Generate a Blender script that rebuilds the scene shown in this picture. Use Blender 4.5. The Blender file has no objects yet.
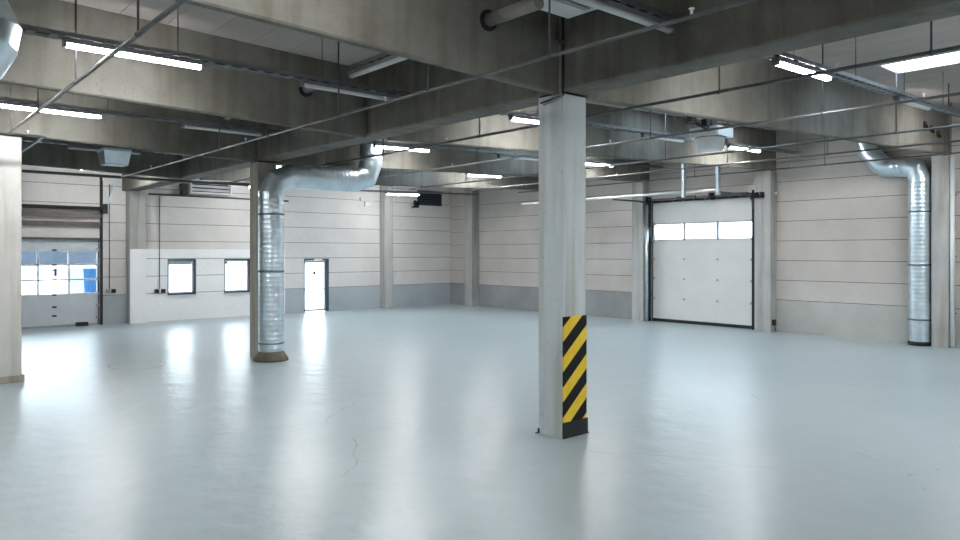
import bpy, math, random
from mathutils import Vector, Matrix
random.seed(7)
C = bpy.context.scene.collection
PI = math.pi
SC = bpy.context.scene

# ------------------------------------------------------------------ materials
def new_mat(name):
    m = bpy.data.materials.new(name); m.use_nodes = True
    nt = m.node_tree
    return m, nt, nt.nodes['Principled BSDF']

def N(nt, typ, **kw):
    n = nt.nodes.new(typ)
    for k, v in kw.items():
        if k.startswith('i_'):
            n.inputs[k[2:].replace('_', ' ')].default_value = v
        else:
            setattr(n, k, v)
    return n

def plain(name, col, rough=.5, metal=0., var=.12, scale=6., bump=0.):
    m, nt, b = new_mat(name)
    tc = N(nt, 'ShaderNodeTexCoord')
    no = N(nt, 'ShaderNodeTexNoise'); no.inputs['Scale'].default_value = scale; no.inputs['Detail'].default_value = 5
    nt.links.new(tc.outputs['Object'], no.inputs['Vector'])
    r = N(nt, 'ShaderNodeValToRGB')
    e = r.color_ramp.elements
    e[0].position = .3; e[1].position = .7
    e[0].color = tuple(c*(1-var) for c in col) + (1,)
    e[1].color = tuple(min(1, c*(1+var)) for c in col) + (1,)
    nt.links.new(no.outputs['Fac'], r.inputs['Fac'])
    nt.links.new(r.outputs['Color'], b.inputs['Base Color'])
    b.inputs['Roughness'].default_value = rough
    b.inputs['Metallic'].default_value = metal
    if bump:
        bp = N(nt, 'ShaderNodeBump'); bp.inputs['Strength'].default_value = bump; bp.inputs['Distance'].default_value = .01
        nt.links.new(no.outputs['Fac'], bp.inputs['Height']); nt.links.new(bp.outputs['Normal'], b.inputs['Normal'])
    return m

def concrete(name, c0, c1, c2, rough=.8, streak=True, sx=1.0):
    """mottled concrete with cloudy patches, vertical run stains and pores"""
    m, nt, b = new_mat(name)
    L = nt.links.new
    g = N(nt, 'ShaderNodeNewGeometry')
    n1 = N(nt, 'ShaderNodeTexNoise'); n1.inputs['Scale'].default_value = .7*sx; n1.inputs['Detail'].default_value = 8; n1.inputs['Roughness'].default_value = .62
    L(g.outputs['Position'], n1.inputs['Vector'])
    r1 = N(nt, 'ShaderNodeValToRGB'); e = r1.color_ramp.elements
    e[0].position = .3; e[0].color = c0 + (1,); e[1].position = .72; e[1].color = c2 + (1,)
    x = e.new(.5); x.color = c1 + (1,)
    L(n1.outputs['Fac'], r1.inputs['Fac'])
    out = r1.outputs['Color']
    if streak:
        mp = N(nt, 'ShaderNodeMapping'); mp.inputs['Scale'].default_value = (5, 5, .35)
        L(g.outputs['Position'], mp.inputs['Vector'])
        n2 = N(nt, 'ShaderNodeTexNoise'); n2.inputs['Scale'].default_value = 1.1; n2.inputs['Detail'].default_value = 5
        L(mp.outputs['Vector'], n2.inputs['Vector'])
        r2 = N(nt, 'ShaderNodeValToRGB'); e = r2.color_ramp.elements
        e[0].position = .34; e[0].color = (.72, .68, .6, 1); e[1].position = .52; e[1].color = (1, 1, 1, 1)
        L(n2.outputs['Fac'], r2.inputs['Fac'])
        mx = N(nt, 'ShaderNodeMix', data_type='RGBA', blend_type='MULTIPLY'); mx.inputs[0].default_value = .75
        L(out, mx.inputs[6]); L(r2.outputs['Color'], mx.inputs[7]); out = mx.outputs[2]
    n3 = N(nt, 'ShaderNodeTexNoise'); n3.inputs['Scale'].default_value = 26; n3.inputs['Detail'].default_value = 3
    L(g.outputs['Position'], n3.inputs['Vector'])
    r3 = N(nt, 'ShaderNodeValToRGB'); e = r3.color_ramp.elements
    e[0].position = .25; e[0].color = (.6, .58, .54, 1); e[1].position = .4; e[1].color = (1, 1, 1, 1)
    L(n3.outputs['Fac'], r3.inputs['Fac'])
    mx2 = N(nt, 'ShaderNodeMix', data_type='RGBA', blend_type='MULTIPLY'); mx2.inputs[0].default_value = .5
    L(out, mx2.inputs[6]); L(r3.outputs['Color'], mx2.inputs[7])
    L(mx2.outputs[2], b.inputs['Base Color'])
    b.inputs['Roughness'].default_value = rough
    bp = N(nt, 'ShaderNodeBump'); bp.inputs['Strength'].default_value = .25; bp.inputs['Distance'].default_value = .01
    L(n3.outputs['Fac'], bp.inputs['Height']); L(bp.outputs['Normal'], b.inputs['Normal'])
    return m

M = {}
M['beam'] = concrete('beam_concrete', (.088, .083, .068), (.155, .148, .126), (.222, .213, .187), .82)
M['pillar'] = concrete('pillar_concrete', (.47, .52, .535), (.54, .59, .60), (.60, .65, .66), .7, sx=.8)
M['rawpillar'] = concrete('raw_pillar_concrete', (.30, .275, .23), (.38, .35, .30), (.45, .42, .37), .8)
M['litpillar'] = concrete('lit_pillar_concrete', (.52, .50, .465), (.60, .58, .545), (.67, .65, .61), .75)  # whitened base colour stands in for strong light on the left-edge pillar
M['column'] = concrete('column_concrete', (.36, .355, .34), (.44, .435, .42), (.50, .50, .485), .75)
M['panel_r'] = concrete('beige_wall_panel', (.47, .42, .38), (.54, .495, .455), (.60, .56, .52), .65, streak=False, sx=.6)  # beige, with a lowered tone standing in for light falloff on this wall
M['panel'] = concrete('wall_panel', (.64, .60, .565), (.72, .685, .65), (.78, .75, .72), .65, streak=False, sx=.6)
M['white'] = concrete('white_wall_paint', (.86, .855, .85), (.89, .885, .88), (.92, .915, .91), .55, streak=False)
M['plinth'] = concrete('blue_grey_plinth', (.36, .40, .43), (.42, .46, .49), (.47, .51, .54), .6, streak=False)
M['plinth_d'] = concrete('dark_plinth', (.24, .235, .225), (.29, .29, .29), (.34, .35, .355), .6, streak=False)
M['plinth_r'] = concrete('raw_plinth', (.40, .39, .36), (.47, .46, .425), (.53, .52, .49), .75, streak=False)
M['gap'] = plain('joint_shadow_gap', (.10, .095, .09), .9)
M['ceil'] = concrete('ceiling_board', (.42, .37, .335), (.48, .425, .39), (.53, .475, .44), .8, streak=False)
M['galv'] = plain('galvanised_sheet', (.66, .76, .82), .33, .95, .12, 5)
M['galvdark'] = plain('dark_coupling', (.16, .19, .2), .5, .6)
M['steel'] = plain('pipe_steel', (.12, .123, .123), .42, .6, .2, 4)
M['rod'] = plain('dark_rod', (.10, .10, .10), .5, .5)
M['tray'] = plain('cable_tray_steel', (.20, .21, .215), .45, .7, .15)
M['cable'] = plain('black_cable', (.018, .018, .02), .6)
M['black'] = plain('black_rubber', (.011, .011, .012), .65)
M['lampbody'] = plain('lamp_housing', (.22, .225, .23), .45)
M['diffoff'] = plain('unlit_diffuser', (.66, .66, .64), .35, 0, .04)
M['whitemetal'] = plain('white_enamel', (.72, .73, .73), .4, 0, .04)
M['greymetal'] = plain('grey_enamel', (.36, .38, .39), .45, 0, .06)
M['doorpanel'] = plain('door_panel_white', (.72, .72, .70), .45, 0, .03, 2)
M['doorgrey'] = plain('door_panel_silver', (.62, .66, .69), .4, 0, .05, 3)
M['anthr'] = plain('anthracite_frame', (.045, .065, .08), .4, 0, .1)
M['brown'] = plain('brown_steel_rail', (.15, .125, .105), .5, .3, .15)
M['blue'] = plain('blue_container_paint', (.03, .13, .30), .5, 0, .15)
M['farblue'] = plain('distant_facade', (.006, .014, .025), .7)
M['yard'] = plain('pale_concrete_yard', (.78, .78, .77), .85, 0, .05, .3)
M['rubble'] = concrete('rough_mortar', (.10, .085, .065), (.16, .14, .11), (.24, .215, .18), .95)
M['copper'] = plain('conduit_grey', (.25, .235, .21), .5, .2)

def emis(name, col, s):
    m, nt, b = new_mat(name)
    b.inputs['Base Color'].default_value = (.8, .8, .8, 1)
    b.inputs['Emission Color'].default_value = col + (1,)
    b.inputs['Emission Strength'].default_value = s
    return m
M['diffon'] = emis('lit_diffuser', (.97, .985, 1.0), 38)
M['sky'] = emis('daylit_dome', (.62, .82, 1.0), 2.4)

def glass():
    m, nt, b = new_mat('window_glass')
    nt.nodes.remove(b)
    L = nt.links.new
    o = nt.nodes['Material Output']
    t = N(nt, 'ShaderNodeBsdfTransparent'); t.inputs['Color'].default_value = (.9, .95, .97, 1)
    g = N(nt, 'ShaderNodeBsdfGlossy'); g.inputs['Roughness'].default_value = .05
    f = N(nt, 'ShaderNodeFresnel'); f.inputs['IOR'].default_value = 1.45
    x = N(nt, 'ShaderNodeMixShader')
    L(f.outputs[0], x.inputs[0]); L(t.outputs[0], x.inputs[1]); L(g.outputs[0], x.inputs[2]); L(x.outputs[0], o.inputs['Surface'])
    return m
M['glass'] = glass()

def sticker():
    m, nt, b = new_mat('translucent_sticker'); nt.nodes.remove(b)
    t = N(nt, 'ShaderNodeBsdfTranslucent'); t.inputs['Color'].default_value = (.8, .82, .85, 1)
    nt.links.new(t.outputs[0], nt.nodes['Material Output'].inputs['Surface'])
    return m
M['sticker'] = sticker()
def hazard():
    m, nt, b = new_mat('hazard_stripes')
    L = nt.links.new
    tc = N(nt, 'ShaderNodeTexCoord'); s = N(nt, 'ShaderNodeSeparateXYZ')
    L(tc.outputs['Object'], s.inputs[0])
    a = N(nt, 'ShaderNodeMath', operation='MULTIPLY'); a.inputs[1].default_value = -.86
    L(s.outputs['X'], a.inputs[0])
    d = N(nt, 'ShaderNodeMath', operation='ADD'); L(a.outputs[0], d.inputs[0]); L(s.outputs['Z'], d.inputs[1])
    q = N(nt, 'ShaderNodeMath', operation='ADD'); q.inputs[1].default_value = HZ_OFF; L(d.outputs[0], q.inputs[0])
    q2 = N(nt, 'ShaderNodeMath', operation='DIVIDE'); q2.inputs[1].default_value = .372; L(q.outputs[0], q2.inputs[0])
    fr = N(nt, 'ShaderNodeMath', operation='FRACT'); L(q2.outputs[0], fr.inputs[0])
    lt = N(nt, 'ShaderNodeMath', operation='LESS_THAN'); lt.inputs[1].default_value = .49; L(fr.outputs[0], lt.inputs[0])
    no = N(nt, 'ShaderNodeTexNoise'); no.inputs['Scale'].default_value = 7; L(tc.outputs['Object'], no.inputs['Vector'])
    r = N(nt, 'ShaderNodeValToRGB'); r.color_ramp.elements[0].color = (.80, .50, .02, 1); r.color_ramp.elements[1].color = (.92, .68, .07, 1)
    L(no.outputs['Fac'], r.inputs['Fac'])
    mx = N(nt, 'ShaderNodeMix', data_type='RGBA'); L(lt.outputs[0], mx.inputs[0])
    mx.inputs[6].default_value = (.008, .008, .009, 1); L(r.outputs['Color'], mx.inputs[7])
    L(mx.outputs[2], b.inputs['Base Color']); b.inputs['Roughness'].default_value = .5; b.inputs['Specular IOR Level'].default_value = .2
    return m
HZ_OFF = -.085
M['hazard'] = hazard()

def floor_mat():
    m, nt, b = new_mat('epoxy_floor')
    L = nt.links.new
    g = N(nt, 'ShaderNodeNewGeometry')
    n1 = N(nt, 'ShaderNodeTexNoise'); n1.inputs['Scale'].default_value = .33; n1.inputs['Detail'].default_value = 7; n1.inputs['Roughness'].default_value = .6
    L(g.outputs['Position'], n1.inputs['Vector'])
    r1 = N(nt, 'ShaderNodeValToRGB'); e = r1.color_ramp.elements
    e[0].position = .25; e[0].color = (.365, .44, .465, 1); e[1].position = .75; e[1].color = (.42, .495, .52, 1)
    L(n1.outputs['Fac'], r1.inputs['Fac'])
    # scuffed fine mottling
    n2 = N(nt, 'ShaderNodeTexNoise'); n2.inputs['Scale'].default_value = 5; n2.inputs['Detail'].default_value = 6
    L(g.outputs['Position'], n2.inputs['Vector'])
    r2 = N(nt, 'ShaderNodeValToRGB'); e = r2.color_ramp.elements
    e[0].position = .3; e[0].color = (.88, .88, .87, 1); e[1].position = .6; e[1].color = (1, 1, 1, 1)
    L(n2.outputs['Fac'], r2.inputs['Fac'])
    mx = N(nt, 'ShaderNodeMix', data_type='RGBA', blend_type='MULTIPLY'); mx.inputs[0].default_value = .25
    L(r1.outputs['Color'], mx.inputs[6]); L(r2.outputs['Color'], mx.inputs[7])
    # hairline cracks
    nd = N(nt, 'ShaderNodeTexNoise'); nd.inputs['Scale'].default_value = .8; nd.inputs['Detail'].default_value = 4
    L(g.outputs['Position'], nd.inputs['Vector'])
    va = N(nt, 'ShaderNodeVectorMath', operation='SCALE'); va.inputs['Scale'].default_value = .9
    L(nd.outputs['Color'], va.inputs[0])
    vb = N(nt, 'ShaderNodeVectorMath', operation='ADD'); L(g.outputs['Position'], vb.inputs[0]); L(va.outputs[0], vb.inputs[1])
    vo = N(nt, 'ShaderNodeTexVoronoi', feature='DISTANCE_TO_EDGE', voronoi_dimensions='2D'); vo.inputs['Scale'].default_value = .17
    L(vb.outputs[0], vo.inputs['Vector'])
    lt = N(nt, 'ShaderNodeMath', operation='LESS_THAN'); lt.inputs[1].default_value = .0013; L(vo.outputs['Distance'], lt.inputs[0])
    gt = N(nt, 'ShaderNodeMath', operation='GREATER_THAN'); gt.inputs[1].default_value = .53; L(n1.outputs['Fac'], gt.inputs[0])
    ml = N(nt, 'ShaderNodeMath', operation='MULTIPLY'); L(lt.outputs[0], ml.inputs[0]); L(gt.outputs[0], ml.inputs[1])
    # patched ring near the far left pillar
    s = N(nt, 'ShaderNodeSeparateXYZ'); L(g.outputs['Position'], s.inputs[0])
    def lin(sock, o, k):
        a = N(nt, 'ShaderNodeMath', operation='SUBTRACT'); L(sock, a.inputs[0]); a.inputs[1].default_value = o
        c = N(nt, 'ShaderNodeMath', operation='DIVIDE'); L(a.outputs[0], c.inputs[0]); c.inputs[1].default_value = k
        d = N(nt, 'ShaderNodeMath', operation='POWER'); L(c.outputs[0], d.inputs[0]); d.inputs[1].default_value = 2
        return d.outputs[0]
    ad = N(nt, 'ShaderNodeMath', operation='ADD'); L(lin(s.outputs['X'], 4.4, .52), ad.inputs[0]); L(lin(s.outputs['Y'], 15.7, .62), ad.inputs[1])
    sq = N(nt, 'ShaderNodeMath', operation='SQRT'); L(ad.outputs[0], sq.inputs[0])
    su = N(nt, 'ShaderNodeMath', operation='SUBTRACT'); L(sq.outputs[0], su.inputs[0]); su.inputs[1].default_value = 1
    ab = N(nt, 'ShaderNodeMath', operation='ABSOLUTE'); L(su.outputs[0], ab.inputs[0])
    l2 = N(nt, 'ShaderNodeMath', operation='LESS_THAN'); L(ab.outputs[0], l2.inputs[0]); l2.inputs[1].default_value = .05
    g2 = N(nt, 'ShaderNodeMath', operation='GREATER_THAN'); L(n2.outputs['Fac'], g2.inputs[0]); g2.inputs[1].default_value = .44
    m2 = N(nt, 'ShaderNodeMath', operation='MULTIPLY'); L(l2.outputs[0], m2.inputs[0]); L(g2.outputs[0], m2.inputs[1])
    mm = N(nt, 'ShaderNodeMath', operation='MAXIMUM'); L(ml.outputs[0], mm.inputs[0]); L(m2.outputs[0], mm.inputs[1])
    mk = N(nt, 'ShaderNodeMath', operation='MULTIPLY'); L(mm.outputs[0], mk.inputs[0]); mk.inputs[1].default_value = .6
    mx3 = N(nt, 'ShaderNodeMix', data_type='RGBA'); L(mk.outputs[0], mx3.inputs[0]); L(mx.outputs[2], mx3.inputs[6]); mx3.inputs[7].default_value = (.14, .15, .15, 1)
    L(mx3.outputs[2], b.inputs['Base Color'])
    # gloss varies over the coating
    b.inputs['Roughness'].default_value = .3
    n4 = N(nt, 'ShaderNodeTexNoise'); n4.inputs['Scale'].default_value = 2.4; n4.inputs['Detail'].default_value = 5
    L(g.outputs['Position'], n4.inputs['Vector'])
    bp = N(nt, 'ShaderNodeBump'); bp.inputs['Strength'].default_value = .6; bp.inputs['Distance'].default_value = .03
    L(n4.outputs['Fac'], bp.inputs['Height']); L(bp.outputs['Normal'], b.inputs['Normal'])
    b.inputs['Specular IOR Level'].default_value = .6
    return m
M['floor'] = floor_mat()

# ------------------------------------------------------------------ mesh tools
class MB:
    def __init__(s): s.v = []; s.f = []; s.mi = []; s.sm = []; s.sharp = set()
    def poly(s, pts, mi=0):
        i = len(s.v); s.v += [tuple(p) for p in pts]; s.f.append(tuple(range(i, i+len(pts)))); s.mi.append(mi); s.sm.append(False)
    def hexa(s, b, t, mi=0):
        """b, t: four bottom and four top corners, anticlockwise from above"""
        i = len(s.v); s.v += [tuple(p) for p in b] + [tuple(p) for p in t]
        for q in ((3, 2, 1, 0), (4, 5, 6, 7), (0, 1, 5, 4), (1, 2, 6, 5), (2, 3, 7, 6), (3, 0, 4, 7)):
            s.f.append(tuple(i+k for k in q)); s.mi.append(mi); s.sm.append(False)
        return s
    def box(s, x0, x1, y0, y1, z0, z1, mi=0):
        return s.hexa([(x0, y0, z0), (x1, y0, z0), (x1, y1, z0), (x0, y1, z0)], [(x0, y0, z1), (x1, y0, z1), (x1, y1, z1), (x0, y1, z1)], mi)
    def cbox(s, x0, x1, y0, y1, z0, z1, c=.02, mi=0):
        """box with chamfered upright edges"""
        def ring(z): return [(x0+c, y0, z), (x1-c, y0, z), (x1, y0+c, z), (x1, y1-c, z), (x1-c, y1, z), (x0+c, y1, z), (x0, y1-c, z), (x0, y0+c, z)]
        return s.loft([ring(z0), ring(z1)], mi=mi, smooth=False)
    def loft(s, rings, mi=0, smooth=True, cap=True):
        i = len(s.v); n = len(rings[0])
        for r in rings: s.v += [tuple(p) for p in r]
        for a in range(len(rings)-1):
            for k in range(n):
                s.f.append((i+a*n+k, i+a*n+(k+1) % n, i+(a+1)*n+(k+1) % n, i+(a+1)*n+k)); s.mi.append(mi); s.sm.append(smooth)
        if cap:
            s.f.append(tuple(i+k for k in reversed(range(n)))); s.mi.append(mi); s.sm.append(False)
            e = i+(len(rings)-1)*n
            s.f.append(tuple(e+k for k in range(n))); s.mi.append(mi); s.sm.append(False)
        return s
    def sweep(s, pts, rad, n=10, mi=0, smooth=True, cap=True, seams=()):
        base = len(s.v)
        for k in seams:
            for j in range(n): s.sharp.add(tuple(sorted((base+k*n+j, base+k*n+(j+1) % n))))
        pts = [Vector(p) for p in pts]
        rs = rad if isinstance(rad, (list, tuple)) else [rad]*len(pts)
        t0 = (pts[1]-pts[0]).normalized()
        up = Vector((0, 0, 1)) if abs(t0.z) < .9 else Vector((1, 0, 0))
        a = t0.cross(up).normalized(); b = a.cross(t0).normalized()
        rings = []; prev = t0
        for k, p in enumerate(pts):
            d0 = (pts[k]-pts[k-1]).normalized() if k else t0
            d1 = (pts[k+1]-pts[k]).normalized() if k < len(pts)-1 else d0
            if k:
                q = prev.rotation_difference(d0); a = q @ a; b = q @ b; prev = d0
            tm = (d0+d1).normalized()
            ring = []
            for j in range(n):
                w = 2*PI*j/n
                o = a*math.cos(w)*rs[k] + b*math.sin(w)*rs[k]
                # slide along d0 onto the mitre plane
                den = d0.dot(tm)
                o = o - d0*(o.dot(tm)/den)
                ring.append(p+o)
            rings.append(ring)
        return s.loft(rings, mi, smooth, cap)
    def lathe(s, prof, x, y, n=20, mi=0, ):
        """prof: (radius, z) from bottom to top"""
        rings = [[(x+r*math.cos(2*PI*k/n), y+r*math.sin(2*PI*k/n), z) for k in range(n)] for r, z in prof]
        return s.loft(rings, mi)
    def build(s, name, mats, parent=None):
        me = bpy.data.meshes.new(name); me.from_pydata(s.v, [], s.f)
        for m in (mats if isinstance(mats, (list, tuple)) else [mats]): me.materials.append(m)
        for p, mi, sm in zip(me.polygons, s.mi, s.sm): p.material_index = mi; p.use_smooth = sm
        if s.sharp:
            for e in me.edges:
                if tuple(sorted(e.vertices)) in s.sharp: e.use_edge_sharp = True
        me.update()
        o = bpy.data.objects.new(name, me); C.objects.link(o)
        if parent: o.parent = parent
        return o

def tag(o, label=None, cat=None, group=None, kind=None):
    if label: o['label'] = label
    if cat: o['category'] = cat
    if group: o['group'] = group
    if kind: o['kind'] = kind
    return o
def empty(name, loc=(0, 0, 0), rz=0, label=None, cat=None, group=None, kind=None):
    o = bpy.data.objects.new(name, None); o.location = loc; o.rotation_euler = (0, 0, rz); o.empty_display_size = .1
    C.objects.link(o)
    return tag(o, label, cat, group, kind)
def kids(o): return [c for c in bpy.data.objects if c.parent == o]
def dup(o, parent=None):
    c = o.copy(); C.objects.link(c)
    if parent: c.parent = parent
    for k in kids(o): dup(k, c)
    return c
def at(root, o):
    """parts are modelled in world coordinates; put them under a root that stands elsewhere"""
    o.parent = root; o.matrix_parent_inverse = Matrix.LocRotScale(root.location, root.rotation_euler, None).inverted()
    return o

# ------------------------------------------------------------------ the hall's geometry
XW, YB = 20.3, 25.25          # inner faces of right and back wall
XL, YF = -3.0, -5.0           # side and front never seen
def bot(u):                   # underside of the cross beams: a shallow valley along the main beam
    return 4.255 + (.027*(6.6-u) if u < 6.6 else .0325*(u-6.6))
def ceil(u): return bot(u) + 1.15

# floor
f = MB().box(XL-.3, XW+.3, YF-.3, YB+.3, -.2, 0).build('floor', M['floor'])
tag(f, 'glossy pale blue-grey coated concrete floor of the empty hall', 'floor', kind='structure')

# ceiling: boards running along the hall with open joints, cut round the skylights
SKY = [(2.2, 4.98), (7.0, 9.75), (11.4, 14.2), (15.8, 18.6), (20.2, 23.0)]
cb = MB()
cuts = [XL-.1] + [2.1+.6*k for k in range(-8, 31) if k != 20] + [13.8, XW+.2]
cuts = sorted(set(round(c, 3) for c in cuts if XL-.1 <= c <= XW+.2) | {6.6})
for a, b in zip(cuts, cuts[1:]):
    spans = [(YF-.1, YB+.2)]
    if a >= 13.75 and b <= 14.75:
        spans = []; y = YF-.1
        for s0, s1 in SKY: spans.append((y, s0)); y = s1
        spans.append((y, YB+.2))
    for y0, y1 in spans:
        g = .006
        za, zb = ceil(a), ceil(b)
        cb.hexa([(a+g, y0, za), (b-g, y0, zb), (b-g, y1, zb), (a+g, y1, za)], [(a+g, y0, za+.1), (b-g, y0, zb+.1), (b-g, y1, zb+.1), (a+g, y1, za+.1)])
        cb.hexa([(a, y0, za+.03), (b, y0, zb+.03), (b, y1, zb+.03), (a, y1, za+.03)], [(a, y0, za+.2), (b, y0, zb+.2), (b, y1, zb+.2), (a, y1, za+.2)], 1)
tag(cb.build('ceiling', [M['ceil'], M['gap']]), 'beige boarded ceiling above the concrete beams', 'ceiling', kind='structure')

where = ['nearest bay on the right', 'second bay', 'third bay', 'fourth bay', 'last bay before the back wall']
for k, (s0, s1) in enumerate(SKY):
    z = ceil(14.25)
    r = empty('window_%d' % (k+3), (14.25, (s0+s1)/2, z), 0, 'rectangular daylight dome in the ceiling of the ' + where[k], 'skylight', kind='structure')
    m = MB()
    for x0, x1, y0, y1 in ((13.8, 13.84, s0, s1), (14.66, 14.7, s0, s1), (13.84, 14.66, s0, s0+.04), (13.84, 14.66, s1-.04, s1)):
        m.box(x0, x1, y0, y1, z-.012, z+.2)
    at(r, m.build('frame', M['whitemetal']))
    at(r, MB().box(13.84, 14.66, s0+.04, s1-.04, z+.05, z+.09).build('pane', M['sky']))

# walls -------------------------------------------------------------
def wall(name, axis, pos, out, a0, a1, top, openings, joints, lower, mats, label, white=None):
    """stack of wall panels with open joints. axis 'x': the wall runs along x at y=pos; out = outward sign"""
    m = MB()
    zs = sorted(set([0, top] + joints + [z for o in openings for z in o[2:4]] + ([white[2]] if white else [])))
    zs = [z for z in zs if 0 <= z <= top]
    js = set(joints)
    as_ = sorted(set([a0, a1] + [a for o in openings for a in o[0:2]] + ([white[0], white[1]] if white else [])))
    def put(u0, u1, d0, d1, z0, z1, mi):
        lo, hi = sorted((pos+out*d0, pos+out*d1))
        if axis == 'x': m.box(u0, u1, lo, hi, z0, z1, mi)
        else: m.box(lo, hi, u0, u1, z0, z1, mi)
    for z0, z1 in zip(zs, zs[1:]):
        for u0, u1 in zip(as_, as_[1:]):
            cu, cz = (u0+u1)/2, (z0+z1)/2
            if any(o[0] < cu < o[1] and o[2] < cz < o[3] for o in openings): continue
            mi = 1 if cz < lower else 0
            if white and white[0] < cu < white[1]:
                mi = 3 if cz < white[2] else 0
            g0 = .008 if z0 in js else 0; g1 = .008 if z1 in js else 0
            put(u0, u1, 0, .2, z0+g0, z1-g1, mi)
            put(u0, u1, .02, .24, z0, z1, 2)
    o = m.build(name, mats)
    return tag(o, label, 'wall', kind='structure')
JO = [.93+.585*k for k in range(0, 9)]
wall('wall_back', 'x', YB, 1, XL-.3, XW+.3, 6.2,
     [(8.03, 8.98, .86, 2.08), (9.97, 10.95, .86, 2.08), (13.08, 14.15, 0, 2.07), (1.7, 5.93, 0, 2.74)],
     JO, .93, [M['panel'], M['plinth'], M['gap'], M['white']], 'far wall of pale horizontal concrete panels with windows and a glass door', white=(6.9, 12.3, 2.42))
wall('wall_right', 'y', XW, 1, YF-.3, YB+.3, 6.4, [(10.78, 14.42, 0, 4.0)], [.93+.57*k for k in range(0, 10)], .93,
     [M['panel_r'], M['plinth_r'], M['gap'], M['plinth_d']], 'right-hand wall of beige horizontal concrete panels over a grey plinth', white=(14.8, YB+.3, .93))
wall('wall_left', 'y', XL, -1, YF-.3, YB+.3, 6.2, [], JO, .93, [M['panel'], M['plinth'], M['gap'], M['white']], 'side wall beyond the left edge of the picture')
wall('wall_front', 'x', YF, -1, XL-.3, XW+.3, 6.2, [], JO, .93, [M['panel'], M['plinth'], M['gap'], M['white']], 'wall behind the viewpoint')

# skirting strip of raw mortar along the right wall
tag(MB().box(XW-.03, XW-.004, 6.6, 9.8, 0, .07).build('baseboard_right', M['plinth_r']), 'low mortar kerb along the foot of the right wall', 'baseboard', kind='structure')

# beams --------------------------------------------------------------
def beam_u(name, y0, y1, u0, u1, w, label, group=None, shift=0.0):
    """cross beam along x with chamfered lower edges, front face at y0"""
    c = .02; m = MB(); rings = []
    for k in range(2):
        u = (u0, u1)[k]; y = (y0, y1)[k]; zb = bot(u); zt = ceil(u)-.003
        rings.append([(u, y, zt), (u, y, zb+c), (u, y+c, zb), (u, y+w-c, zb), (u, y+w, zb+c), (u, y+w, zt)])
    m.loft(rings, smooth=False)
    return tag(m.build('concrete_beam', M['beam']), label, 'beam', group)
CB = [1.55, 6.0, 10.44, 14.87, 19.5]
lab_l = ['concrete cross beam nearest the camera left of the main beam', 'concrete cross beam running left from the hazard-striped pillar',
         'concrete cross beam left of the main beam, second behind the lamp row', 'concrete cross beam resting on the pale left-edge pillar',
         'concrete cross beam behind the silver ceiling unit on the left']
lab_r = ['concrete cross beam nearest the camera right of the main beam', 'concrete cross beam running right from the hazard-striped pillar to the wall duct',
         'concrete cross beam meeting the column right of the white roll door', 'concrete cross beam meeting the column left of the white roll door',
         'concrete cross beam farthest away, beyond the white roll door']
for k, y in enumerate(CB):
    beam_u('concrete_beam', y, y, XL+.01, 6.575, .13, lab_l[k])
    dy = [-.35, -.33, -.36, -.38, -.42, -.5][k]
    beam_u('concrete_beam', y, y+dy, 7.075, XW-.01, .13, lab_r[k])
def beam_v(y0, y1, label):
    m = MB(); c = .02; zb = 4.305; zt = ceil(6.6)-.003
    rings = [[(6.6, y, zt), (6.6, y, zb+c), (6.6+c, y, zb), (7.05-c, y, zb), (7.05, y, zb+c), (7.05, y, zt)] for y in (y0, y1)]
    m.loft(rings, smooth=False)
    tag(m.build('concrete_beam', M['beam']), label, 'beam')
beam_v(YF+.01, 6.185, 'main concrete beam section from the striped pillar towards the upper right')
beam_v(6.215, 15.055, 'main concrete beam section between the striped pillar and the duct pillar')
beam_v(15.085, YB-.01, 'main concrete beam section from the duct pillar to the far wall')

# pillars --------------------------------------------------------------
# the pillar in the middle
p = empty('concrete_pillar', (6.825, 6.21, 0), 0, 'square grey concrete pillar in the centre with yellow and black hazard board', 'pillar')
at(p, MB().cbox(6.6, 7.05, 6.0, 6.42, 0, 4.27, .012).build('shaft', M['pillar']))
at(p, MB().box(6.62, 7.03, 6.02, 6.40, 4.27, 4.303).build('bearing_pad', M['black']))
hb = MB().box(0, .437, -.015, 0, .2, 1.505).build('hazard_board', M['hazard'])
hb.location = (6.6, 5.999, 0); at(p, hb); hb['label'] = 'diagonal yellow and black stripes'
at(p, MB().box(6.598, 7.056, 5.978, 5.999, 0.0, .2).build('kick_plate', M['black']))
m = MB()
m.box(7.052, 7.085, 5.985, 6.03, 0, .012); m.box(7.052, 7.06, 5.985, 6.03, 0, .1)
at(p, m.build('anchor_bracket', M['black']))
m = MB(); m.box(6.55, 6.598, 6.39, 6.42, 0, .012); m.box(6.592, 6.598, 6.39, 6.42, 0, .06)
at(p, m.build('anchor_bracket', M['black']))
# second pillar with the duct
p = empty('concrete_pillar', (6.825, 15.07, 0), 0, 'brownish concrete pillar standing behind the tall silver duct', 'pillar')
at(p, MB().cbox(6.6, 7.05, 14.87, 15.27, 0, 4.27, .012).build('shaft', M['rawpillar']))
at(p, MB().box(6.62, 7.03, 14.89, 15.25, 4.27, 4.303).build('bearing_pad', M['black']))
# pale pillar at the left edge
p = empty('concrete_pillar', (1.85, 15.2, 0), 0, 'pale pillar cut off by the left edge of the picture', 'pillar')
at(p, MB().cbox(1.40, 2.27, 15.0, 15.28, 0, 4.36, .015).build('shaft', M['litpillar']))
at(p, MB().cbox(1.36, 2.31, 14.96, 15.31, 0, .12, .02).build('mortar_base', M['rawpillar']))

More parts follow.
